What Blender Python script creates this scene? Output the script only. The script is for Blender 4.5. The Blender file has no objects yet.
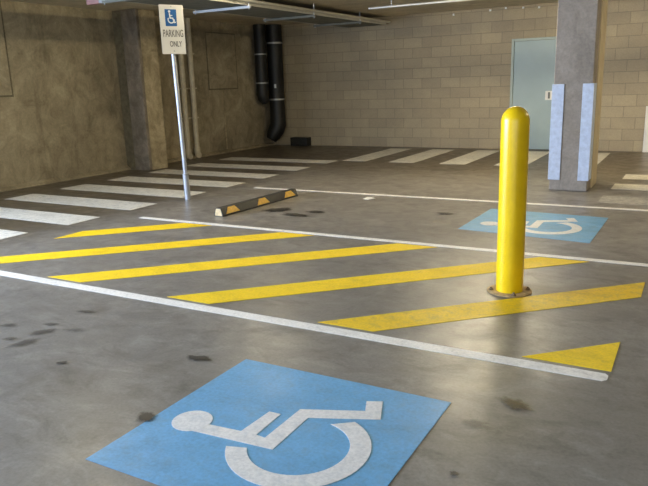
import bpy, bmesh, math, random
from mathutils import Vector, Matrix, noise

random.seed(7)
SC = bpy.context.scene
COL = SC.collection
PI = math.pi

# ------------------------------------------------------------------ camera
YAW, PITCH, ROLL, FPX, CAMH = math.radians(29.636), math.radians(13.660), math.radians(-1.865), 660.17, 1.6
fw = Vector((-math.sin(YAW) * math.cos(PITCH), math.cos(YAW) * math.cos(PITCH), -math.sin(PITCH)))
rt = Vector((math.cos(YAW), math.sin(YAW), 0))
up = rt.cross(fw)
r2 = rt * math.cos(ROLL) + up * math.sin(ROLL)
u2 = -rt * math.sin(ROLL) + up * math.cos(ROLL)
cd = bpy.data.cameras.new('camera')
cam = bpy.data.objects.new('camera', cd)
COL.objects.link(cam)
cam.matrix_world = Matrix(((r2.x, u2.x, -fw.x, 0), (r2.y, u2.y, -fw.y, 0), (r2.z, u2.z, -fw.z, CAMH), (0, 0, 0, 1)))
cd.sensor_fit = 'HORIZONTAL'
cd.sensor_width = 36.0
cd.lens = FPX / 648.0 * 36.0
cd.clip_start = 0.05
SC.camera = cam

# ------------------------------------------------------------------ world, light, exposure
w = bpy.data.worlds.new('world')
SC.world = w
w.use_nodes = True
w.node_tree.nodes['Background'].inputs[0].default_value = (0.62, 0.78, 1.0, 1)
w.node_tree.nodes['Background'].inputs[1].default_value = 0.5
SC.view_settings.view_transform = 'Standard'
SC.view_settings.look = 'None'
SC.view_settings.gamma = 1.0
SC.view_settings.use_curve_mapping = False
SC.view_settings.exposure = 0.40


def area(name, loc, aim, sx, sy, power, color):
    d = bpy.data.lights.new(name, 'AREA')
    d.shape = 'RECTANGLE'
    d.size, d.size_y = sx, sy
    d.energy = power
    d.color = color
    o = bpy.data.objects.new(name, d)
    COL.objects.link(o)
    o.location = loc
    o.rotation_euler = (Vector(aim) - Vector(loc)).to_track_quat('-Z', 'Y').to_euler()
    return o


# daylight coming in through the openings of the garage (rear wall and left wall)
area('rear_daylight', (1.0, -7.8, 1.9), (1.0, 0, 1.5), 12.0, 2.0, 300, (0.80, 0.88, 1.0))
area('side_daylight', (-10.5, -0.6, 1.9), (0, -0.6, 1.2), 7.0, 1.8, 1600, (0.55, 0.70, 1.0))
TUBE = 168.0
TUBE_COL = (1.0, 0.86, 0.59, 1)

XL, YB, ZC = -10.13, 15.14, 3.07
XR, YR = 12.0, -7.5


# ------------------------------------------------------------------ materials
def mat(name):
    m = bpy.data.materials.new(name)
    m.use_nodes = True
    nt = m.node_tree
    return m, nt, nt.nodes['Principled BSDF']


def N(nt, t, **kw):
    n = nt.nodes.new(t)
    for k, v in kw.items():
        if k in n.inputs.keys():
            n.inputs[k].default_value = v
        else:
            setattr(n, k, v)
    return n


def mixc(nt, fac, a, b, mode='MIX'):
    n = nt.nodes.new('ShaderNodeMix')
    n.data_type = 'RGBA'
    n.blend_type = mode
    for sock, v in ((n.inputs[0], fac), (n.inputs[6], a), (n.inputs[7], b)):
        if isinstance(v, bpy.types.NodeSocket):
            nt.links.new(v, sock)
        else:
            sock.default_value = v if not isinstance(v, tuple) or len(v) == 4 else (*v, 1)
    return n.outputs[2]


def ramp(nt, src, lo, hi, c0=(0, 0, 0, 1), c1=(1, 1, 1, 1)):
    n = nt.nodes.new('ShaderNodeValToRGB')
    n.color_ramp.elements[0].position = lo
    n.color_ramp.elements[1].position = hi
    n.color_ramp.elements[0].color = c0
    n.color_ramp.elements[1].color = c1
    nt.links.new(src, n.inputs[0])
    return n.outputs[0]


def objco(nt, scale=(1, 1, 1)):
    g = nt.nodes.new('ShaderNodeNewGeometry')
    mp = nt.nodes.new('ShaderNodeMapping')
    mp.inputs['Scale'].default_value = scale
    nt.links.new(g.outputs['Position'], mp.inputs[0])
    return mp.outputs[0]


def noi(nt, co, scale, detail=4, rough=0.55, dist=0.0):
    n = N(nt, 'ShaderNodeTexNoise')
    n.inputs['Scale'].default_value = scale
    n.inputs['Detail'].default_value = detail
    n.inputs['Roughness'].default_value = rough
    n.inputs['Distortion'].default_value = dist
    nt.links.new(co, n.inputs['Vector'])
    return n.outputs['Fac']


def bump(nt, b, h, s=0.3, d=0.01):
    n = nt.nodes.new('ShaderNodeBump')
    n.inputs['Strength'].default_value = s
    n.inputs['Distance'].default_value = d
    nt.links.new(h, n.inputs['Height'])
    nt.links.new(n.outputs[0], b.inputs['Normal'])


def simple(name, col, rough=0.5, metal=0.0, var=0.12, scale=9.0, bmp=0.0, coat=0.0):
    m, nt, b = mat(name)
    co = objco(nt)
    f = noi(nt, co, scale, 5, 0.6)
    lo = tuple(c * (1 - var) for c in col)
    hi = tuple(min(1, c * (1 + var)) for c in col)
    nt.links.new(mixc(nt, ramp(nt, f, 0.3, 0.7), lo, hi), b.inputs['Base Color'])
    b.inputs['Roughness'].default_value = rough
    b.inputs['Metallic'].default_value = metal
    b.inputs['Coat Weight'].default_value = coat
    if bmp:
        bump(nt, b, noi(nt, co, scale * 6, 3), bmp, 0.004)
    return m


def ground_mat(name, col, wear=0.0, wear_col=(0.22, 0.21, 0.195), rough=0.36, var=0.14, walkway=False):
    """Bare or painted power-floated concrete; painted ones let the concrete through where worn."""
    m, nt, b = mat(name)
    co = objco(nt)
    cs = objco(nt, (0.6, 2.2, 1))
    big = ramp(nt, noi(nt, cs, 0.8, 5, 0.6, 0.6), 0.32, 0.68)
    mid = ramp(nt, noi(nt, co, 4.5, 6, 0.62, 0.8), 0.35, 0.7)
    fine = noi(nt, co, 60, 3, 0.6)
    c = mixc(nt, big, tuple(x * (1 - var) for x in col), tuple(x * (1 + var) for x in col))
    c = mixc(nt, mid, c, tuple(x * (1 - var * 0.8) for x in col))
    sp = ramp(nt, fine, 0.30, 0.62, (0.86, 0.86, 0.86, 1), (1.05, 1.05, 1.05, 1))
    c = mixc(nt, 1.0, c, sp, 'MULTIPLY')
    if wear:
        wn = noi(nt, co, 13, 8, 0.72, 0.5)
        wm = ramp(nt, wn, 0.56 - wear * 0.25, 0.74 - wear * 0.15)
        sc = N(nt, 'ShaderNodeMath', operation='MULTIPLY')
        nt.links.new(wm, sc.inputs[0])
        sc.inputs[1].default_value = 0.35 + wear * 0.6
        c = mixc(nt, sc.outputs[0], c, wear_col)
    if walkway:
        # rubbed arcs and pale worn patches of the bare slab
        pa = ramp(nt, noi(nt, objco(nt, (0.9, 1.5, 1)), 1.9, 10, 0.7, 2.2), 0.50, 0.64, (0.88, 0.87, 0.86, 1), (1.10, 1.10, 1.11, 1))
        c = mixc(nt, 0.9, c, pa, 'MULTIPLY')
        sp2 = ramp(nt, noi(nt, co, 17, 6, 0.75), 0.36, 0.46, (0.78, 0.77, 0.75, 1), (1, 1, 1, 1))
        c = mixc(nt, 0.55, c, sp2, 'MULTIPLY')
    # dark scuffs
    sc1 = ramp(nt, noi(nt, objco(nt, (1.0, 1.7, 1)), 2.0, 9, 0.72, 1.0), 0.50, 0.72, (1, 1, 1, 1), (0.56, 0.545, 0.52, 1))
    c = mixc(nt, 0.95 if walkway else 0.5, c, sc1, 'MULTIPLY')
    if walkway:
        # walkway dirt along both walls, with lamp falloff painted in towards the block wall
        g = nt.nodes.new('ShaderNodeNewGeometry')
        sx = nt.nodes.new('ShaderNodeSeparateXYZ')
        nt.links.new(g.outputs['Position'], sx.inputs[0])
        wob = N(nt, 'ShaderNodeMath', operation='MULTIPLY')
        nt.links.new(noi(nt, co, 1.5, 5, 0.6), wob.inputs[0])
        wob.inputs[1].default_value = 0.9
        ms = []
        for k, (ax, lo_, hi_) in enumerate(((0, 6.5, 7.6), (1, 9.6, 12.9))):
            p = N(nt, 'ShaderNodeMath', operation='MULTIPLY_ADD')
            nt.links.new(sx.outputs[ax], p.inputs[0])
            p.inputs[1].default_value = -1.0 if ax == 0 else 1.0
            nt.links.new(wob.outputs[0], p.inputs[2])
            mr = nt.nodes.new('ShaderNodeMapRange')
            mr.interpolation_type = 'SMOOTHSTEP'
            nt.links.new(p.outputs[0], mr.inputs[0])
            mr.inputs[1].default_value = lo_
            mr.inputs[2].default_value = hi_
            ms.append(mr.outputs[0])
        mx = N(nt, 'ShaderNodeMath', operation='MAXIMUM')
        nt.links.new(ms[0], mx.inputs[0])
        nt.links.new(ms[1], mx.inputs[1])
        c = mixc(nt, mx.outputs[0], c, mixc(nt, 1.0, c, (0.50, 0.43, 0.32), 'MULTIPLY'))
    nt.links.new(c, b.inputs['Base Color'])
    rr = ramp(nt, mid, 0, 1, (rough - 0.05,) * 3 + (1,), (rough + 0.10,) * 3 + (1,))
    nt.links.new(rr, b.inputs['Roughness'])
    bump(nt, b, noi(nt, co, 9, 7, 0.6), 0.10, 0.01)
    return m


M = {}
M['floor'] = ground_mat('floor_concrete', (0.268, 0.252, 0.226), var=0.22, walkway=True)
M['white'] = ground_mat('white_line_paint', (0.93, 0.90, 0.84), 0.08, rough=0.45, var=0.03)
M['zebra'] = ground_mat('zebra_paint', (0.76, 0.73, 0.64), 0.3, rough=0.5, var=0.07)
M['zebra_worn'] = ground_mat('worn_zebra_paint', (0.56, 0.54, 0.48), 0.8, rough=0.5, var=0.07)
M['yellow'] = ground_mat('yellow_line_paint', (0.98, 0.68, 0.002), 0.06, (0.45, 0.36, 0.12), rough=0.6, var=0.06)
M['yellow_worn'] = ground_mat('worn_yellow_paint', (0.92, 0.62, 0.008), 0.28, (0.36, 0.28, 0.12), rough=0.5, var=0.08)
M['blue'] = ground_mat('blue_bay_paint', (0.15, 0.42, 0.69), 0.28, (0.18, 0.33, 0.45), rough=0.42, var=0.10)
M['blue_faded'] = ground_mat('faded_blue_paint', (0.165, 0.41, 0.65), 0.3, (0.25, 0.38, 0.45), rough=0.42, var=0.10)
M['symbol'] = ground_mat('symbol_paint', (0.84, 0.82, 0.78), 0.25, (0.50, 0.55, 0.58), rough=0.45, var=0.05)
M['bollard'] = simple('yellow_plastic', (0.95, 0.61, 0.004), 0.30, 0, 0.08, 6, 0.03, 0.0)
M['rust'] = simple('rusty_plate', (0.46, 0.32, 0.15), 0.7, 0.1, 0.4, 22, 0.5)
M['bolt'] = simple('grimy_bolt', (0.20, 0.14, 0.08), 0.6, 0.3, 0.4, 40)
M['galv'] = simple('galvanised_steel', (0.62, 0.66, 0.72), 0.33, 0.85, 0.12, 14)
M['galv_dull'] = simple('dull_steel', (0.42, 0.43, 0.42), 0.5, 0.5, 0.15, 8)
M['bright'] = simple('bright_conduit', (0.66, 0.64, 0.56), 0.4, 0.3, 0.08, 8)
M['black'] = simple('black_rubber', (0.022, 0.022, 0.02), 0.55, 0, 0.3, 12, 0.2)
M['blackpipe'] = simple('black_pipe_plastic', (0.006, 0.0065, 0.006), 0.5, 0, 0.25, 4, 0.05)
M['guard'] = simple('pale_blue_foam', (0.55, 0.61, 0.72), 0.7, 0, 0.14, 16, 0.5)
M['door'] = simple('grey_green_door_paint', (0.30, 0.375, 0.365), 0.42, 0, 0.05, 2, 0.02)
M['doorframe'] = simple('door_frame_paint', (0.34, 0.40, 0.35), 0.45, 0, 0.06, 2)
M['signwhite'] = simple('sign_white', (0.80, 0.79, 0.745), 0.22, 0, 0.03, 3, 0, 0.5)
M['signblue'] = simple('sign_blue', (0.02, 0.12, 0.36), 0.35, 0, 0.05, 3)
M['signgrey'] = simple('sign_lettering', (0.13, 0.13, 0.12), 0.5, 0, 0.1, 60)
M['signpale'] = simple('sign_symbol_white', (0.82, 0.84, 0.84), 0.4, 0, 0.02, 60)
M['reflyellow'] = simple('yellow_reflector', (0.66, 0.40, 0.05), 0.45, 0, 0.2, 30)
M['cream'] = simple('cream_reflector', (0.62, 0.47, 0.24), 0.5, 0, 0.25, 30)
M['pvc'] = simple('painted_pipe', (0.60, 0.54, 0.40), 0.5, 0, 0.15, 6)
M['tan'] = simple('tan_strip', (0.55, 0.455, 0.29), 0.6, 0, 0.10, 4)
M['red'] = simple('red_plastic', (0.42, 0.22, 0.20), 0.5)
M['offwhite'] = simple('off_white_paint', (0.78, 0.75, 0.66), 0.5, 0, 0.05, 5)


def concrete(name, base, dark, stain=0.5, seed=0.0, gloss=0.75):
    m, nt, b = mat(name)
    co = objco(nt)
    cv = objco(nt, (1.2, 1.2, 0.35))
    big = ramp(nt, noi(nt, co, 0.55 + seed * 0.1, 5, 0.6, 0.4), 0.30, 0.70)
    c = mixc(nt, big, dark, base)
    bl = ramp(nt, noi(nt, co, 2.6 + seed, 8, 0.7, 1.0), 0.36, 0.66, (1 - 0.56 * stain, 1 - 0.58 * stain, 1 - 0.66 * stain, 1), (1 + 0.4 * stain,) * 3 + (1,))
    c = mixc(nt, 1.0, c, bl, 'MULTIPLY')
    st = ramp(nt, noi(nt, cv, 2.1 + seed, 8, 0.68, 0.8), 0.50, 0.75, (1, 1, 1, 1), (1 - stain, 1 - stain * 1.02, 1 - stain * 1.06, 1))
    c = mixc(nt, 0.85, c, st, 'MULTIPLY')
    fn = ramp(nt, noi(nt, co, 28, 5, 0.7), 0.3, 0.7, (0.84, 0.84, 0.84, 1), (1.1, 1.1, 1.1, 1))
    c = mixc(nt, 1.0, c, fn, 'MULTIPLY')
    nt.links.new(c, b.inputs['Base Color'])
    b.inputs['Roughness'].default_value = gloss
    bump(nt, b, noi(nt, co, 20, 6, 0.65), 0.25, 0.01)
    return m


M['wall'] = concrete('wall_concrete', (0.43, 0.37, 0.25), (0.24, 0.20, 0.132), 0.5)
M['pier'] = concrete('pier_concrete', (0.52, 0.44, 0.29), (0.31, 0.255, 0.165), 0.6, 0.7)
M['column'] = concrete('column_concrete', (0.38, 0.325, 0.265), (0.28, 0.238, 0.192), 0.3, 0.3)
M['ceiling'] = concrete('ceiling_concrete', (0.66, 0.59, 0.43), (0.50, 0.44, 0.32), 0.3)
M['greyface'] = concrete('grey_render', (0.31, 0.265, 0.215), (0.15, 0.125, 0.095), 0.55, 0.9)
M['joint'] = simple('joint_and_shade', (0.15, 0.128, 0.08), 0.8, 0, 0.3, 12)  # panel joints, and the dark strip painted for shade by the pier
M['traymetal'] = simple('weathered_tray_steel', (0.17, 0.17, 0.135), 0.7, 0.1, 0.2, 5)
M['postmetal'] = simple('post_steel', (0.46, 0.48, 0.52), 0.42, 0.55, 0.12, 14)


def block_mat():
    m, nt, b = mat('block_wall')
    g = nt.nodes.new('ShaderNodeNewGeometry')
    sx = nt.nodes.new('ShaderNodeSeparateXYZ')
    nt.links.new(g.outputs['Position'], sx.inputs[0])
    cx = nt.nodes.new('ShaderNodeCombineXYZ')
    nt.links.new(sx.outputs[0], cx.inputs[0])
    nt.links.new(sx.outputs[2], cx.inputs[1])
    br = nt.nodes.new('ShaderNodeTexBrick')
    br.offset = 0.5
    br.inputs['Scale'].default_value = 1.0
    br.inputs['Brick Width'].default_value = 0.465
    br.inputs['Row Height'].default_value = 0.232
    br.inputs['Mortar Size'].default_value = 0.007
    br.inputs['Mortar Smooth'].default_value = 0.4
    br.inputs['Bias'].default_value = -0.15
    br.inputs['Color1'].default_value = (0.40, 0.335, 0.220, 1)
    br.inputs['Color2'].default_value = (0.335, 0.280, 0.188, 1)
    br.inputs['Mortar'].default_value = (0.25, 0.208, 0.145, 1)
    nt.links.new(cx.outputs[0], br.inputs['Vector'])
    co = objco(nt)
    st = ramp(nt, noi(nt, co, 0.7, 6, 0.65, 0.6), 0.3, 0.72, (0.84, 0.84, 0.86, 1), (1.10, 1.08, 1.04, 1))
    c = mixc(nt, 1.0, br.outputs['Color'], st, 'MULTIPLY')
    fn = ramp(nt, noi(nt, co, 45, 4, 0.7), 0.3, 0.7, (0.88, 0.88, 0.88, 1), (1.1, 1.1, 1.1, 1))
    c = mixc(nt, 1.0, c, fn, 'MULTIPLY')
    nt.links.new(c, b.inputs['Base Color'])
    b.inputs['Roughness'].default_value = 0.85
    inv = N(nt, 'ShaderNodeMath', operation='SUBTRACT')
    inv.inputs[0].default_value = 1.0
    nt.links.new(br.outputs['Fac'], inv.inputs[1])
    bump(nt, b, inv.outputs[0], 0.5, 0.006)
    return m


M['block'] = block_mat()


def tube_mat():
    m = bpy.data.materials.new('lit_tube')
    m.use_nodes = True
    nt = m.node_tree
    b = nt.nodes['Principled BSDF']
    b.inputs['Base Color'].default_value = (0.9, 0.9, 0.85, 1)
    b.inputs['Emission Color'].default_value = TUBE_COL
    b.inputs['Emission Strength'].default_value = TUBE
    return m


M['tube'] = tube_mat()


def stain_mat(name, col, dens, scale=6.0):
    """Oil soaked into the slab: dark film, thinner towards a ragged rim (UV runs 0 at the rim, 1 at the middle)."""
    m, nt, b = mat(name)
    b.inputs['Base Color'].default_value = (*col, 1)
    b.inputs['Roughness'].default_value = 0.4
    uv = nt.nodes.new('ShaderNodeUVMap')
    s = nt.nodes.new('ShaderNodeSeparateXYZ')
    nt.links.new(uv.outputs[0], s.inputs[0])
    n = noi(nt, objco(nt), scale * 4, 6, 0.75)
    a = N(nt, 'ShaderNodeMath', operation='ADD')
    nt.links.new(s.outputs[0], a.inputs[0])
    nt.links.new(n, a.inputs[1])
    f = ramp(nt, a.outputs[0], 0.52, 1.0, (0, 0, 0, 1), (dens, dens, dens, 1))
    tr = nt.nodes.new('ShaderNodeBsdfTransparent')
    mx = nt.nodes.new('ShaderNodeMixShader')
    nt.links.new(f, mx.inputs[0])
    nt.links.new(tr.outputs[0], mx.inputs[1])
    nt.links.new(b.outputs[0], mx.inputs[2])
    nt.links.new(mx.outputs[0], nt.nodes['Material Output'].inputs[0])
    return m


M['oil'] = stain_mat('oil_film', (0.035, 0.03, 0.024), 0.92)
M['oil_thin'] = stain_mat('thin_oil_film', (0.06, 0.05, 0.04), 0.55)
M['oil_faint'] = stain_mat('faint_oil_film', (0.08, 0.07, 0.06), 0.35)
M['oil_brown'] = stain_mat('brown_oil_film', (0.085, 0.062, 0.022), 0.7)


# ------------------------------------------------------------------ mesh helpers
def box(bm, x0, x1, y0, y1, z0, z1):
    vs = [bm.verts.new((x, y, z)) for x in (x0, x1) for y in (y0, y1) for z in (z0, z1)]
    for f in ((0, 1, 3, 2), (4, 6, 7, 5), (0, 4, 5, 1), (2, 3, 7, 6), (0, 2, 6, 4), (1, 5, 7, 3)):
        bm.faces.new([vs[i] for i in f])
    return vs


def B(*a):
    bm = bmesh.new()
    box(bm, *a)
    return bm


def prism(bm, pts, z0, z1):
    """Extrude a 2-D outline (x, y) from z0 to z1."""
    lo = [bm.verts.new((x, y, z0)) for x, y in pts]
    hi = [bm.verts.new((x, y, z1)) for x, y in pts]
    n = len(pts)
    bm.faces.new(hi)
    bm.faces.new(lo[::-1])
    for i in range(n):
        bm.faces.new((lo[i], lo[(i + 1) % n], hi[(i + 1) % n], hi[i]))


def lathe(bm, prof, n=32, c=(0, 0, 0), rot=None):
    rings = []
    for r, z in prof:
        if r < 1e-5:
            v = Vector((0, 0, z))
            rings.append([bm.verts.new((rot @ v if rot else v) + Vector(c))])
            continue
        ring = []
        for i in range(n):
            v = Vector((r * math.cos(2 * PI * i / n), r * math.sin(2 * PI * i / n), z))
            ring.append(bm.verts.new((rot @ v if rot else v) + Vector(c)))
        rings.append(ring)
    for a, b in zip(rings, rings[1:]):
        if len(a) == 1 and len(b) == 1:
            continue
        for i in range(n):
            j = (i + 1) % n
            if len(a) == 1:
                bm.faces.new((a[0], b[j], b[i]))
            elif len(b) == 1:
                bm.faces.new((a[i], a[j], b[0]))
            else:
                bm.faces.new((a[i], a[j], b[j], b[i]))
    for ring, fl in ((rings[0], True), (rings[-1], False)):
        if len(ring) > 1:
            bm.faces.new(ring[::-1] if fl else ring)


def tube(bm, pts, r, n=16):
    """Round tube along a polyline, mitred at its bends."""
    pts = [Vector(p) for p in pts]
    rr = r if isinstance(r, (list, tuple)) else [r] * len(pts)
    prev = None
    rings = []
    for i, p in enumerate(pts):
        if i == 0:
            t = (pts[1] - p).normalized()
        elif i == len(pts) - 1:
            t = (p - pts[i - 1]).normalized()
        else:
            t = ((pts[i + 1] - p).normalized() + (p - pts[i - 1]).normalized()).normalized()
        if prev is None:
            a = Vector((1, 0, 0)) if abs(t.x) < 0.9 else Vector((0, 1, 0))
            u = t.cross(a).normalized()
        else:
            u = (prev - t * prev.dot(t)).normalized()
        prev = u
        v = t.cross(u)
        rings.append([bm.verts.new(p + (u * math.cos(2 * PI * k / n) + v * math.sin(2 * PI * k / n)) * rr[i]) for k in range(n)])
    for a, b in zip(rings, rings[1:]):
        for k in range(n):
            j = (k + 1) % n
            bm.faces.new((a[k], a[j], b[j], b[k]))
    bm.faces.new(rings[0][::-1])
    bm.faces.new(rings[-1])


def T(pts, r, n=16):
    bm = bmesh.new()
    tube(bm, pts, r, n)
    return bm


def obj(name, bm, m, parent=None, smooth=False, bevel=0.0):
    bmesh.ops.recalc_face_normals(bm, faces=bm.faces)
    if smooth:
        for f in bm.faces:
            f.smooth = True
        for e in bm.edges:
            if len(e.link_faces) == 2 and e.calc_face_angle(0) > math.radians(40):
                e.smooth = False
    me = bpy.data.meshes.new(name)
    bm.to_mesh(me)
    bm.free()
    me.materials.append(M[m])
    o = bpy.data.objects.new(name, me)
    COL.objects.link(o)
    if bevel:
        md = o.modifiers.new('bevel', 'BEVEL')
        md.width = bevel
        md.segments = 2
        md.limit_method = 'ANGLE'
    if parent:
        o.parent = parent
    return o


def tag(o, label, cat, group=None):
    o['label'] = label
    o['category'] = cat
    if group:
        o['group'] = group
    return o


def thing(name, label, cat, loc=(0, 0, 0), group=None):
    o = bpy.data.objects.new(name, None)
    COL.objects.link(o)
    o.location = loc
    o.empty_display_size = 0.1
    return tag(o, label, cat, group)


def struct(name, bm, m, **kw):
    o = obj(name, bm, m, **kw)
    if not kw.get('parent'):
        o['kind'] = 'structure'
    return o


# ------------------------------------------------------------------ the building
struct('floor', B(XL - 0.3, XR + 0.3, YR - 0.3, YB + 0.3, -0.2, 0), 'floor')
struct('ceiling', B(XL - 0.3, XR + 0.3, YR - 0.3, YB + 0.3, ZC, ZC + 0.25), 'ceiling')
struct('wall_back', B(XL - 0.3, XR + 0.3, YB, YB + 0.3, 0, ZC), 'block')
# left wall with a long opening to the outside near the camera end
bm = bmesh.new()
box(bm, XL - 0.3, XL, 3.2, YB, 0, ZC)
box(bm, XL - 0.3, XL, -4.4, 3.2, 0, 0.9)
box(bm, XL - 0.3, XL, -4.4, 3.2, 2.85, ZC)
box(bm, XL - 0.3, XL, YR, -4.4, 0, ZC)
struct('wall_left', bm, 'wall')
bm = bmesh.new()
box(bm, XL - 0.3, -5.2, YR - 0.3, YR, 0, ZC)
box(bm, 7.2, XR + 0.3, YR - 0.3, YR, 0, ZC)
box(bm, -5.2, 7.2, YR - 0.3, YR, 2.9, ZC)
box(bm, -5.2, 7.2, YR - 0.3, YR, 0, 0.8)
struct('wall_rear', bm, 'wall')
struct('wall_right', B(XR, XR + 0.3, YR, YB, 0, ZC), 'wall')
# low fillet kerb along the foot of the left wall
bm = bmesh.new()
for y0, y1 in ((YR, 9.815), (10.275, YB)):
    prof = [(XL, 0), (XL + 0.09, 0), (XL + 0.075, 0.035), (XL, 0.075)]
    a = [bm.verts.new((x, y0, z)) for x, z in prof]
    b = [bm.verts.new((x, y1, z)) for x, z in prof]
    bm.faces.new(a)
    bm.faces.new(b[::-1])
    for i in range(4):
        bm.faces.new((a[i], a[(i + 1) % 4], b[(i + 1) % 4], b[i]))
struct('baseboard_left', bm, 'wall')
# concrete pier standing out of the left wall
t = thing('concrete_pier', 'stained concrete pier with a grey face standing out of the wall beside the sign post', 'pier', (-9.79, 9.75, 0))
bm = B(XL + 0.001, -9.475, 9.82, 10.27, 0, ZC)
bmesh.ops.translate(bm, verts=bm.verts, vec=(9.79, -9.75, 0))
obj('shaft', bm, 'pier', t, bevel=0.015)
bm = B(-9.86, -9.47, 9.74, 9.819, 0, ZC)
bmesh.ops.translate(bm, verts=bm.verts, vec=(9.79, -9.75, 0))
g = obj('grey_face', bm, 'greyface', t, bevel=0.012)
g['label'] = 'grey rendered strip on the near face'
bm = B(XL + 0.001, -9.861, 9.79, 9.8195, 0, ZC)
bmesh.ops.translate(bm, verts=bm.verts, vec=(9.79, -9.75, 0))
g = obj('shade_strip', bm, 'joint', t)  # shade left of the grey face, put in as a dark strip
g['label'] = 'dark strip painted for the shade beside the grey strip'
# cast panels of the left wall and a joint line
def plate(ya, yb, za, zb, lab):
    o = tag(obj('wall_plate', B(XL + 0.0005, XL + 0.02, ya, yb, za, zb), 'wall', bevel=0.006), lab, 'panel')
    bm = bmesh.new()
    box(bm, XL + 0.0005, XL + 0.012, ya - 0.03, yb + 0.03, za - 0.03, za - 0.0005)
    box(bm, XL + 0.0005, XL + 0.012, yb + 0.0005, yb + 0.03, za, zb)
    box(bm, XL + 0.0005, XL + 0.012, ya - 0.03, ya - 0.0005, za, zb)
    if zb < ZC - 0.05:
        box(bm, XL + 0.0005, XL + 0.012, ya - 0.03, yb + 0.03, zb + 0.0005, zb + 0.025)
    obj('edge_joint', bm, 'joint', o)


plate(4.9, 7.36, 1.56, ZC - 0.001, 'large flat concrete coloured plate on the wall at the photo\'s left edge')
plate(12.60, 13.68, 1.54, 2.80, 'square concrete coloured plate on the wall between pale pipes and black pipes')
struct('trim_1', B(XL, XL + 0.012, 13.1, 13.13, 0.08, 1.52), 'pier')

# door in the block wall
d = struct('door_1', B(-3.66, -2.56, YB - 0.05, YB, 0.015, 2.33), 'door', bevel=0.004)
bm = bmesh.new()
box(bm, -3.72, -3.665, YB - 0.075, YB, 0, 2.385)
box(bm, -2.555, -2.50, YB - 0.075, YB, 0, 2.385)
box(bm, -3.665, -2.555, YB - 0.075, YB, 2.335, 2.385)
struct('door_frame', bm, 'doorframe', parent=d, bevel=0.004)
struct('lock_plate', B(-2.965, -2.815, YB - 0.062, YB - 0.05, 1.08, 1.27), 'offwhite', parent=d)
bm = B(-2.905, -2.865, YB - 0.085, YB - 0.062, 1.11, 1.245)
struct('door_handle', bm, 'signgrey', parent=d, bevel=0.008)

# ------------------------------------------------------------------ right-hand column with its guards
c = thing('concrete_column', 'square grey concrete column with pale blue corner guards beside the door', 'column', (-1.555, 9.9, 0))


def rel(bm, o):
    bmesh.ops.translate(bm, verts=bm.verts, vec=Vector((1.58, -9.9, 0)))
    return bm


obj('shaft', rel(B(-1.835, -1.325, 9.76, 10.60, 0, ZC), c), 'column', c, bevel=0.012)
for x0, x1, sx in ((-1.853, -1.69, -1), (-1.453, -1.307, 1)):
    bm = bmesh.new()
    if sx < 0:
        pts = [(x0, 9.742), (x1, 9.742), (x1, 9.7595), (-1.8355, 9.7595), (-1.8355, 10.0), (x0, 10.0)]
    else:
        pts = [(x0, 9.742), (x1, 9.742), (x1, 10.0), (-1.3245, 10.0), (-1.3245, 9.7595), (x0, 9.7595)]
    prism(bm, pts, 0.15, 1.475)
    g = obj('corner_guard', rel(bm, c), 'guard', c, bevel=0.005)
    g['label'] = 'pale blue foam corner guard'
g = obj('side_strip', rel(B(-1.3245, -1.31, 10.08, 10.62, 0.0, ZC), c), 'tan', c)  # thin tan layer over the rear part of the right flank
g['label'] = 'tan strip on the column flank'

# ------------------------------------------------------------------ floor paint
Z0, Z1, Z2 = 0.0005, 0.003, 0.005


def paint(name, pts, m, z0=Z0, z1=Z1, parent=None):
    bm = bmesh.new()
    prism(bm, pts, z0, z1)
    return obj(name, bm, m, parent)


def rect(x0, x1, y0, y1):
    return [(x0, y0), (x1, y0), (x1, y1), (x0, y1)]


tag(paint('white_line', [(-7.4, 3.545), (-0.335, 3.545), (-0.312, 3.57), (-0.312, 3.625), (-0.33, 3.648), (-7.4, 3.648)], 'white'), 'white bay line nearest the camera, ending beside the yellow triangle', 'floor marking')
tag(paint('white_line', rect(-6.12, 4.5, 6.01, 6.095), 'white'), 'white bay line running just beyond the far ends of the yellow stripes', 'floor marking')
tag(paint('white_line', rect(-6.12, 4.5, 8.545, 8.625), 'white'), 'thin white bay line farthest away, passing in front of the concrete column', 'floor marking')

# yellow diagonal hatching, clipped to its bay
HX0, HX1, HY0, HY1, SL = -6.18, -0.305, 3.69, 5.98, 1.04


def clip(poly, inside, cut):
    out = []
    for i in range(len(poly)):
        a, b = poly[i], poly[(i + 1) % len(poly)]
        if inside(a):
            out.append(a)
        if inside(a) != inside(b):
            out.append(cut(a, b))
    return out


def cutx(X):
    return lambda a, b: (X, a[1] + (b[1] - a[1]) * (X - a[0]) / (b[0] - a[0]))


hl = ['short yellow stripe nearest the sign post, pointed at its near end',
      'yellow stripe beyond the longest pair, running off the photo\'s left edge',
      'yellow diagonal stripe left of centre, between two longer ones',
      'long yellow diagonal stripe that passes just behind the bollard',
      'worn yellow diagonal stripe on which the bollard stands',
      'small yellow triangle at the near right end of the hatching']
for i, x in enumerate((-7.72, -6.32, -4.93, -3.535, -2.17, -0.79)):
    wd = 0.56 if i == 5 else 0.42
    p = [(x, HY0), (x + wd, HY0), (x + wd + (HY1 - HY0) * SL, HY1), (x + (HY1 - HY0) * SL, HY1)]
    hx = -0.262 if i == 4 else HX1
    p = clip(p, lambda q: q[0] >= HX0, cutx(HX0))
    p = clip(p, lambda q: q[0] <= hx, cutx(hx))
    tag(paint('yellow_stripe', p, 'yellow_worn' if i == 4 else 'yellow'), hl[i], 'floor marking')

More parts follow.
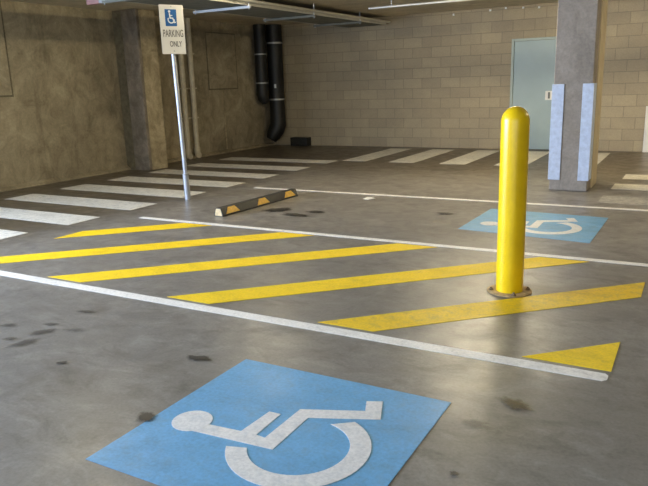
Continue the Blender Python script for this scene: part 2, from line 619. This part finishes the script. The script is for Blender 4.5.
# white zebra bars along the left wall
zl = ['white crossing bar cut by the photo\'s left edge, nearest of the row along the wall',
      'white crossing bar second nearest of the row along the left wall',
      'white crossing bar third nearest of the row along the left wall',
      'white crossing bar whose right end lies just short of the sign post foot',
      'white crossing bar that passes just behind the sign post foot',
      'white crossing bar third from the back corner, along the left wall',
      'white crossing bar second from the back corner, along the left wall',
      'farthest white crossing bar, closest to the black pipes in the corner']
for i, (y0, y1) in enumerate(((4.42, 4.86), (5.36, 5.87), (6.38, 6.90), (7.42, 7.96), (8.46, 8.98), (9.50, 10.0), (10.56, 11.08), (11.72, 12.20))):
    tag(paint('crossing_bar', rect(-9.30, (-6.74 if i == 0 else -6.665 + 0.018 * i), y0, y1), 'zebra'), zl[i], 'floor marking')
zl = ['leftmost white crossing bar of the row at the foot of the block wall',
      'second white crossing bar from the left at the foot of the block wall',
      'white crossing bar ending just left of the bollard, foot of block wall',
      'white crossing bar running to the grey door behind the bollard',
      'white crossing bar mostly hidden behind the concrete column']
for i, (x0, x1) in enumerate(((-6.45, -5.92), (-5.40, -4.86), (-4.33, -3.82), (-3.27, -2.72), (-2.2, -1.55))):
    tag(paint('crossing_bar', rect(x0, x1, 12.22, 14.78), 'zebra'), zl[i], 'floor marking')
zl = ['nearest short white crossing bar to the right of the column, next to the thin line',
      'middle short white crossing bar to the right of the column',
      'farthest short white crossing bar to the right of the column']
for i, (y0, y1) in enumerate(((8.95, 9.47), (10.08, 10.60), (11.12, 11.66))):
    tag(paint('crossing_bar', rect((-1.05, -1.02, -0.97)[i], 1.8, y0, y1), 'zebra_worn' if i == 0 else 'zebra'), zl[i], 'floor marking')


# wheelchair symbols (outline in metres, relative to the wheel's centre)
def wheelchair_sym(ox, oy, s, m, parent, zt):
    def tr(p):
        return (ox + (p[0] + 1.459) * s, oy + (p[1] - 2.27) * s)
    body = [(-1.772, 2.259), (-1.757, 2.478), (-1.691, 2.481), (-1.687, 2.263), (-1.635, 2.258), (-1.629, 2.567), (-1.327, 2.692),
            (-1.366, 2.788), (-1.290, 2.822), (-1.223, 2.647), (-1.549, 2.508), (-1.547, 2.189), (-2.03, 2.155), (-2.02, 2.235)]
    arc = []
    for k in range(33):
        a = math.radians(-153 + (66 + 153) * k / 32)
        arc.append((-1.459 + 0.331 * math.cos(a), 2.27 + 0.331 * math.sin(a)))
    for k in range(33):
        a = math.radians(80 - (80 + 149) * k / 32)
        arc.append((-1.459 + 0.234 * math.cos(a), 2.27 + 0.234 * math.sin(a)))
    head = [(-2.05 + 0.100 * math.cos(2 * PI * k / 28), 2.235 + 0.100 * math.sin(2 * PI * k / 28)) for k in range(28)]
    bm = bmesh.new()
    for poly, dz in ((body, 0), (arc, 0), (head, 0.0004)):
        prism(bm, [tr(p) for p in poly], zt - 0.0019, zt + dz)
    o = obj('wheelchair_symbol', bm, m, parent)
    o['label'] = 'white painted wheelchair symbol'
    return o


a = tag(paint('blue_bay_square', [(-2.258, 1.755), (-0.975, 1.755), (-0.975, 2.965), (-2.25, 2.965)], 'blue'),
        'large bright blue painted square with a white wheelchair symbol in the foreground', 'floor marking')
wheelchair_sym(-1.459, 2.27, 1.0, 'symbol', a, Z2)
a = tag(paint('blue_bay_square', [(-2.20, 6.84), (-0.83, 6.68), (-0.81, 7.98), (-2.18, 8.09)], 'blue_faded'),
        'faded blue square with a wheelchair symbol behind the bollard', 'floor marking')
wheelchair_sym(-1.335, 7.25, 1.05, 'symbol', a, Z2)


# oil stains
def stain(cx, cy, rx, ry, ang, m, label, seed, z=0.0068):
    bm = bmesh.new()
    uvl = bm.loops.layers.uv.new('UVMap')
    n, rings = 28, 4
    c0 = bm.verts.new((cx, cy, z))
    R = []
    for k in range(1, rings + 1):
        ring = []
        for i in range(n):
            t = 2 * PI * i / n
            q = 1 + 0.55 * noise.noise(Vector((math.cos(t) * 1.7 + seed * 3.1, math.sin(t) * 1.7, seed))) + 0.25 * noise.noise(Vector((math.cos(t) * 5, math.sin(t) * 5 + seed * 2.3, seed)))
            x, y = rx * math.cos(t) * q * k / rings, ry * math.sin(t) * q * k / rings
            ring.append(bm.verts.new((cx + x * math.cos(ang) - y * math.sin(ang), cy + x * math.sin(ang) + y * math.cos(ang), z)))
        R.append(ring)
    val = {c0: 1.0}
    for k, ring in enumerate(R):
        for v in ring:
            val[v] = 1 - (k + 1) / rings
    for i in range(n):
        bm.faces.new((c0, R[0][i], R[0][(i + 1) % n]))
        for k in range(rings - 1):
            bm.faces.new((R[k][i], R[k + 1][i], R[k + 1][(i + 1) % n], R[k][(i + 1) % n]))
    for f in bm.faces:
        for l in f.loops:
            l[uvl].uv = (val[l.vert], 0.5)
    me = bpy.data.meshes.new('oil_stain')
    bm.to_mesh(me)
    bm.free()
    me.materials.append(M[m])
    o = bpy.data.objects.new('oil_stain', me)
    COL.objects.link(o)
    return tag(o, label, 'stain')


stain(-2.285, 2.157, 0.060, 0.052, 0.4, 'oil', 'round black oil spot on the left edge of the large blue square', 1)
stain(-2.515, 2.848, 0.10, 0.042, 0.15, 'oil', 'small dark oil spot on bare floor just beyond the large blue square', 2)
stain(-0.685, 3.08, 0.095, 0.06, -0.5, 'oil_brown', 'brown oil stain on the floor in front of the yellow triangle', 3)
stain(-0.80, 2.80, 0.085, 0.055, 0, 'oil_faint', 'faint grey stain right of the large blue square, below the brown one', 4)
stain(-4.70, 7.08, 0.20, 0.17, 0.5, 'oil', 'dark oil puddle mark close beside the wheel stop', 5)
stain(-4.29, 6.87, 0.22, 0.10, -0.1, 'oil', 'dark smeared oil mark next to the puddle mark by the wheel stop', 6)
stain(-4.17, 7.12, 0.14, 0.07, 0.1, 'oil', 'small faint oil mark farthest from the wheel stop', 7)
stain(-2.594, 7.58, 0.12, 0.07, 0, 'oil', 'small black spot on the floor left of the faded blue square', 8)
stain(-3.74, 2.55, 0.13, 0.055, 1.2, 'oil_thin', 'longest grey scuffed mark of the cluster near the left edge', 9)
stain(-3.80, 2.735, 0.11, 0.05, 0.9, 'oil_thin', 'grey scuffed mark of the cluster near the left edge, beyond the longest', 10)
stain(-3.89, 2.56, 0.06, 0.035, 0.6, 'oil_thin', 'small grey mark left of the longest scuffed mark', 13)
stain(-4.14, 2.72, 0.08, 0.035, 0.6, 'oil_thin', 'grey mark of the scuffed cluster closest to the photo\'s left edge', 14)
stain(-3.865, 2.865, 0.07, 0.03, 0.4, 'oil_thin', 'small grey mark of the scuffed cluster nearest the white line', 15)
stain(-3.62, 2.86, 0.08, 0.03, 0.5, 'oil_faint', 'very faint mark right of the scuffed cluster', 16)
stain(-3.84, 3.16, 0.09, 0.03, 0.3, 'oil_thin', 'lone faint grey mark close to the white line at the left', 17)
stain(-3.24, 2.434, 0.042, 0.02, 0.8, 'oil', 'tiny black fleck alone on the left foreground floor', 11)
stain(-0.76, 2.365, 0.024, 0.018, 0, 'oil', 'tiny dark fleck on the floor at the bottom right', 12)

# scrap of litter
lt = bmesh.new()
for q in ([(-4.02, 8.20, 0.001), (-3.93, 8.17, 0.001), (-3.91, 8.25, 0.022), (-3.99, 8.29, 0.012)],
          [(-3.93, 8.17, 0.001), (-3.84, 8.20, 0.014), (-3.85, 8.27, 0.003), (-3.91, 8.25, 0.022)]):
    lo = [lt.verts.new(v) for v in q]
    hi = [lt.verts.new((v[0], v[1], v[2] + 0.003)) for v in q]
    lt.faces.new(lo[::-1])
    lt.faces.new(hi)
    for i in range(4):
        lt.faces.new((lo[i], lo[(i + 1) % 4], hi[(i + 1) % 4], hi[i]))
tag(obj('paper_scrap', lt, 'offwhite'), 'tiny crumpled white scrap lying in front of the thin far bay line', 'litter')

# ------------------------------------------------------------------ bollard
bo = thing('bollard', 'tall bright yellow round bollard with a domed top standing on the hatching', 'bollard', (-1.160, 4.885, 0))
R = 0.1005
prof = [(R, 0.0136)] + [(R, 0.0136 + 1.273 * k / 6) for k in range(1, 7)]
for k in range(1, 11):
    t = PI / 2 * k / 10
    prof.append((max(R * math.cos(t), 0 if k == 10 else 0.001), 1.2866 + 0.105 * math.sin(t)))
prof[-1] = (0, 1.392)
bm = bmesh.new()
lathe(bm, prof, 40)
obj('post_sleeve', bm, 'bollard', bo, smooth=True)
bm = bmesh.new()
lathe(bm, [(0.166, 0.0034), (0.168, 0.0044), (0.168, 0.010), (0.162, 0.0135), (0.1, 0.0135)], 40)
p = obj('base_plate', bm, 'rust', bo, smooth=True)
p['label'] = 'rusty round base plate'
for k in range(4):
    a_ = math.radians(-158 + 90 * k + (6 if k % 2 else 0))
    bm = bmesh.new()
    cx, cy = 0.136 * math.cos(a_), 0.148 * math.sin(a_)
    lathe(bm, [(0.020, 0.0137), (0.020, 0.017), (0.015, 0.0172), (0.015, 0.027), (0.008, 0.0272), (0.008, 0.036), (0.006, 0.037)], 6, (cx, cy, 0))
    obj('anchor_bolt', bm, 'bolt', bo)

# ------------------------------------------------------------------ sign post and sign
sp = thing('sign_post', 'slim galvanised steel post carrying the disabled parking sign', 'post', (-6.447, 7.345, 0))
ln = Vector((-0.066, 0.0, 2.66))
obj('post', T([ln * (0.30 / 2.66), ln * 0.6, ln], 0.030, 20), 'postmetal', sp, smooth=True)
bm = bmesh.new()
tube(bm, [Vector((0, 0, 0.001)), ln * (0.36 / 2.66)], 0.043, 20)
obj('ground_socket', bm, 'postmetal', sp, smooth=True)
tube_c = T([ln * (0.36 / 2.66), ln * (0.375 / 2.66)], 0.050, 20)
obj('collar', tube_c, 'galv_dull', sp, smooth=True)

sg = thing('parking_sign', 'small white disabled parking sign with blue wheelchair symbol high on the post', 'sign', (-6.462, 7.328, 2.375))
e1 = Vector((0.47, 0.883, 0)).normalized()
nz = Vector((0.883, -0.47, 0)).normalized()
SW, SH = 0.172, 0.325
sg.matrix_world = Matrix(((e1.x, 0, nz.x, -6.462), (e1.y, 0, nz.y, 7.328), (0, 1, 0, 2.375), (0, 0, 0, 1)))
# in the sign's own frame: x along its width, y up, z out of its face


def rrect(w_, h_, r, n=5):
    pts = []
    for cx, cy, a0 in ((w_ - r, h_ - r, 0), (-w_ + r, h_ - r, 90), (-w_ + r, -h_ + r, 180), (w_ - r, -h_ + r, 270)):
        for k in range(n + 1):
            t = math.radians(a0 + 90 * k / n)
            pts.append((cx + r * math.cos(t), cy + r * math.sin(t)))
    return pts


bm = bmesh.new()
prism(bm, rrect(SW, SH, 0.012), 0, 0.003)
obj('sign_plate', bm, 'signwhite', sg)
bm = bmesh.new()
prism(bm, [(x - 0.012, y + 0.155) for x, y in rrect(0.082, 0.110, 0.006)], 0.0032, 0.0042)
bl = obj('blue_field', bm, 'signblue', sg)
bl['label'] = 'blue rectangle with white wheelchair symbol'
bm = bmesh.new()
arc = []
for k in range(25):
    t = math.radians(150 + 215 * k / 24)
    arc.append((-0.010 + 0.052 * math.cos(t), 0.130 + 0.052 * math.sin(t)))
for k in range(25):
    t = math.radians(365 - 215 * k / 24)
    arc.append((-0.010 + 0.036 * math.cos(t), 0.130 + 0.036 * math.sin(t)))
prism(bm, arc, 0.0044, 0.0052)
prism(bm, [(-0.030 + 0.017 * math.cos(2 * PI * k / 20), 0.236 + 0.017 * math.sin(2 * PI * k / 20)) for k in range(20)], 0.0044, 0.0052)
prism(bm, [(-0.038, 0.214), (-0.020, 0.214), (-0.018, 0.190), (0.010, 0.190), (0.010, 0.177), (-0.017, 0.177), (-0.014, 0.158), (0.020, 0.158),
           (0.040, 0.100), (0.058, 0.106), (0.055, 0.092), (0.030, 0.083), (0.008, 0.142), (-0.032, 0.142)], 0.0044, 0.0053)
obj('wheelchair_symbol', bm, 'signpale', bl)


def text(name, s, size, loc, m, parent, sx=1.0, bold=0.0):
    cu = bpy.data.curves.new(name, 'FONT')
    cu.body = s
    cu.size = size
    cu.align_x = 'CENTER'
    cu.extrude = 0.0004
    cu.offset = bold
    o = bpy.data.objects.new(name, cu)
    COL.objects.link(o)
    dg = bpy.context.evaluated_depsgraph_get()
    me = bpy.data.meshes.new_from_object(o.evaluated_get(dg))
    bpy.data.objects.remove(o)
    for v in me.vertices:
        v.co = Vector((v.co.x * sx + loc[0], v.co.y + loc[1], v.co.z + loc[2]))
    me.materials.clear()
    me.materials.append(M[m])
    o = bpy.data.objects.new(name, me)
    COL.objects.link(o)
    o.parent = parent
    return o


text('lettering', 'PARKING', 0.135, (0.004, -0.095, 0.0040), 'signgrey', sg, 0.52, 0.001)
text('lettering', 'ONLY', 0.105, (0.030, -0.225, 0.0040), 'signgrey', sg, 0.62, 0.001)
for yy in (0.300, -0.285):
    bm = bmesh.new()
    lathe(bm, [(0.009, 0.0031), (0.009, 0.006), (0.004, 0.0075)], 8, (0, yy, 0))
    obj('bolt', bm, 'galv_dull', sg)

# ------------------------------------------------------------------ wheel stop
ws = thing('wheel_stop', 'black rubber wheel stop with yellow reflective patches lying on the floor', 'wheel stop', (-5.19, 6.46, 0))
ws.rotation_euler = (0, 0, math.radians(-3.2))
L = 1.655
pr = [(-0.075, 0.001), (0.075, 0.001), (0.075, 0.02), (0.038, 0.108), (-0.038, 0.108), (-0.075, 0.02)]


def extr(prof_, y0, y1):
    bm = bmesh.new()
    a = [bm.verts.new((x, y0, z)) for x, z in prof_]
    b = [bm.verts.new((x, y1, z)) for x, z in prof_]
    bm.faces.new(a)
    bm.faces.new(b[::-1])
    n = len(a)
    for i in range(n):
        bm.faces.new((a[i], a[(i + 1) % n], b[(i + 1) % n], b[i]))
    return bm


obj('rubber_body', extr(pr, 0.0, L), 'black', ws, bevel=0.006)
bm = bmesh.new()
a = [bm.verts.new((x, -0.0025, z)) for x, z in ((-0.06, 0.008), (0.06, 0.008), (0.036, 0.098), (-0.036, 0.098))]
b = [bm.verts.new((v.co.x, -0.0002, v.co.z)) for v in a]
bm.faces.new(a)
bm.faces.new(b[::-1])
for i in range(4):
    bm.faces.new((a[i], a[(i + 1) % 4], b[(i + 1) % 4], b[i]))
o = obj('end_reflector', bm, 'cream', ws)
o['label'] = 'cream reflective end patch'


def patch(yc, sx):
    """Trapezoid patch on the sloping flank."""
    n = Vector((0.088, 0, 0.037)).normalized()
    bm = bmesh.new()
    pts = []
    for t, hw in ((0.06, 0.135), (0.92, 0.065)):
        x, z = 0.075 - 0.037 * t, 0.02 + 0.088 * t
        pts.append(((x, z), hw))
    q = [(pts[0][0], -pts[0][1]), (pts[0][0], pts[0][1]), (pts[1][0], pts[1][1]), (pts[1][0], -pts[1][1])]
    lo, hi = [], []
    for (x, z), dy in q:
        for lst, off in ((lo, 0.0008), (hi, 0.003)):
            lst.append(bm.verts.new((sx * (x + n.x * off), yc + dy, z + n.z * off)))
    bm.faces.new(lo[::-1])
    bm.faces.new(hi)
    for i in range(4):
        bm.faces.new((lo[i], lo[(i + 1) % 4], hi[(i + 1) % 4], hi[i]))
    return bm


for yc in (0.20, 0.84, 1.46):
    for sx in (1, -1):
        o = obj('reflector', patch(yc, sx), 'reflyellow', ws)
        o['label'] = 'yellow reflective patch'

# ------------------------------------------------------------------ pipes on the left wall
for y, ztop, lab in ((11.57, ZC, 'pale painted wall pipe nearer the pier, behind the sign post'), (11.88, ZC, 'pale painted wall pipe farther from the pier, behind the sign post')):
    t = thing('wall_pipe', lab, 'pipe', (XL + 0.10, y, 0))
    obj('pipe', T([(0, 0, 0.16), (0, 0, 1.5), (0, 0, ztop - 0.001)], 0.058, 18), 'pvc', t, smooth=True)
    obj('foot_elbow', T([(0, 0, 0.24), (0, 0, 0.13), (0.02, -0.005, 0.07), (0.06, -0.01, 0.071)], [0.070, 0.072, 0.072, 0.070], 18), 'pvc', t, smooth=True)
    for z in (0.9, 1.55, 2.3):
        bm = bmesh.new()
        box(bm, -0.098, 0.064, -0.075, 0.075, z, z + 0.03)
        obj('pipe_clamp', bm, 'pvc', t, bevel=0.004)

# black drain pipes in the corner
t = thing('drain_pipe', 'fat black drain pipe in the back corner reaching almost to the floor', 'pipe', (-9.73, 14.86, 0))
obj('pipe', T([(0, 0, 0.66), (0, 0, 1.6), (0, 0, ZC - 0.001)], 0.20, 28), 'blackpipe', t, smooth=True)
obj('bottom_elbow', T([(0, 0, 0.72), (0, 0, 0.56), (-0.03, -0.03, 0.44), (-0.10, -0.10, 0.28), (-0.15, -0.15, 0.17)], [0.205, 0.215, 0.215, 0.19, 0.13], 28), 'blackpipe', t, smooth=True)
for z in (2.60, 1.19):
    obj('metal_band', T([(0, 0, z), (0, 0, z + 0.04)], 0.209, 28), 'galv_dull', t, smooth=True)
obj('pipe_label', B(0.06, 0.12, -0.199, -0.190, 1.50, 1.60), 'signpale', t)
t = thing('drain_pipe', 'thinner black drain pipe beside the fat one, ending at mid height', 'pipe', (-9.91, 14.47, 0))
obj('pipe', T([(0, 0, 1.45), (0, 0, 2), (0, 0, ZC - 0.001)], 0.155, 24), 'blackpipe', t, smooth=True)
obj('bottom_elbow', T([(0, 0, 1.5), (0, 0, 1.36), (0.02, 0.01, 1.24), (0.06, 0.02, 1.12)], [0.16, 0.165, 0.15, 0.09], 24), 'blackpipe', t, smooth=True)
for z in (2.33, 1.62):
    obj('metal_band', T([(0, 0, z), (0, 0, z + 0.03)], 0.164, 24), 'galv_dull', t, smooth=True)

# black vent box at the foot of the block wall
t = thing('vent_box', 'small black box at the foot of the block wall by the corner', 'box', (-9.15, 15.0, 0))
obj('casing', B(-0.25, 0.25, -0.10, 0.139, 0.001, 0.215), 'blackpipe', t, bevel=0.01)
bm = bmesh.new()
for k in range(5):
    box(bm, -0.22, 0.22, -0.106, -0.1005, 0.03 + 0.035 * k, 0.048 + 0.035 * k)
obj('grille', bm, 'black', t)

# white board leaning at the far right
tag(obj('white_board', B(-0.975, -0.25, 15.06, 15.10, 0.001, 0.93), 'offwhite', bevel=0.005),
    'white board against the block wall at the right edge', 'board')

# ------------------------------------------------------------------ ceiling services
ct = thing('cable_tray', 'grey metal cable tray hung below the ceiling, running to the block wall', 'cable tray', (-7.22, 8.0, 2.88))
y0, y1 = -6.6, 7.1
for x in (-0.525, 0.50):
    bm = B(x, x + 0.025, y0, y1, 0.0, 0.075)
    obj('side_rail', bm, 'bright', ct)
bm = B(-0.4995, 0.4995, y0, y1, 0.004, 0.010)
obj('tray_floor', bm, 'traymetal', ct)
bm = bmesh.new()
for k in range(4):
    tube(bm, [(-0.32 + 0.17 * k, y0 + 0.05, 0.035), (-0.30 + 0.17 * k, 0, 0.035), (-0.32 + 0.17 * k, y1 - 0.05, 0.035)], 0.022, 8)
obj('cables', bm, 'black', ct)
for k, yy in enumerate((-0.6 - 6.3, -0.6 - 4.2, 1.45 - 4.2, -0.6, 1.45, 3.6, 5.6)):
    if yy < y0:
        continue
    h = thing('trapeze_hanger', ['', 'steel trapeze hanger under the tray behind the viewer', 'steel trapeze hanger under the tray out at the side',
              'steel trapeze hanger above the first crossing bars', 'bluish steel trapeze hanger bar nearest the camera, above the sign',
              'steel trapeze hanger in the middle of the hung tray', 'steel trapeze hanger nearest the block wall'][k], 'hanger', (-7.22, 8.0 + yy, 2.83))
    obj('strut', B(-0.60, 0.60, -0.02, 0.02, 0.0, 0.04), 'galv_dull' if k == 4 else 'traymetal', h)
    for rx in (-0.565, 0.565):
        obj('threaded_rod', T([(rx, 0, -0.02), (rx, 0, ZC - 2.83 - 0.001)], 0.008, 8), 'galv', h)

t = thing('conduit', 'thin bright conduit under the ceiling running parallel to the block wall', 'pipe', (-5.5, 11.62, 2.895))
obj('pipe', T([(0, 0, 0), (3, 0, 0), (9.5, 0, 0)], 0.021, 10), 'bright', t, smooth=True)
for x in (0.45, 3.2, 6.0, 8.8):
    obj('hanger_rod', T([(x, 0, 0.012), (x, 0, ZC - 2.895 - 0.001)], 0.010, 8), 'galv', t)

t = thing('conduit', 'thick pale conduit along the outer side of the cable tray', 'pipe', (-6.62, 8.0, 2.94))
obj('pipe', T([(0, -5, 0), (0, 2, 0), (0, 7.13, 0)], 0.024, 12), 'bright', t, smooth=True)

t = thing('ceiling_box', 'long bluish white box with a red end under the ceiling left of the sign', 'box', (-7.85, 7.62, 2.87))
obj('housing', B(-0.24, 0.50, -0.05, 0.05, 0.0, 0.10), 'galv_dull', t, bevel=0.006)
o = obj('red_end', B(-0.50, -0.2405, -0.05, 0.05, 0.0, 0.10), 'red', t, bevel=0.006)
o['label'] = 'red end cap'
obj('hanger_rod', T([(0, 0, 0.1), (0, 0, 0.199)], 0.01, 8), 'galv', t)

# pipe clips along the top of the block wall
cl = []
for i, (x, z) in enumerate(((-4.22, 3.02), (-3.88, 3.04), (-3.51, 3.02), (-3.18, 3.0), (-5.05, 2.99))):
    o = obj('wall_clip', B(x - 0.018, x + 0.018, YB - 0.05, YB - 0.0005, z - 0.02, z + 0.02), 'signpale', bevel=0.005)
    tag(o, ['tiny bright clip high on the block wall, second clip of the row', 'tiny bright clip high on the block wall above the left edge of the door', 'tiny bright clip on the block wall above the middle of the door', 'tiny bright clip high on the block wall nearest the column', 'tiny bright clip high on the block wall, leftmost of the row'][i], 'clip', 'clips at the top of the block wall')


# ------------------------------------------------------------------ fluorescent battens
def batten(x, y, along_y, label, twin=False):
    t = thing('batten_light', label, 'light', (x, y, ZC))
    if not along_y:
        t.rotation_euler = (0, 0, PI / 2)
    obj('housing', B(-0.05, 0.05, -0.63, 0.63, -0.05, -0.0005), 'offwhite', t, bevel=0.006)
    for dx in ((-0.03, 0.03) if twin else (0,)):
        obj('tube', T([(dx, -0.58, -0.075), (dx, 0, -0.075), (dx, 0.58, -0.075)], 0.014, 12), 'tube', t, smooth=True)
    for s in (-1, 1):
        obj('lamp_holder', B(-0.045, 0.045, s * 0.60 - 0.018, s * 0.60 + 0.018, -0.095, -0.0505), 'offwhite', t)
    return t


batten(-5.75, 4.6, True, 'fluorescent batten on the ceiling above the near end of the yellow stripes')
batten(-5.75, 8.2, True, 'fluorescent batten on the ceiling above the wheel stop')
batten(-2.5, 11.3, False, 'fluorescent batten on the ceiling in front of the grey door', True)
batten(-3.0, 9.85, False, 'fluorescent batten on the ceiling to the left of the concrete column', True)
batten(1.4, 11.3, False, 'fluorescent batten on the ceiling beyond the column', True)
batten(1.6, 8.0, False, 'fluorescent batten on the ceiling to the right of the hatching')
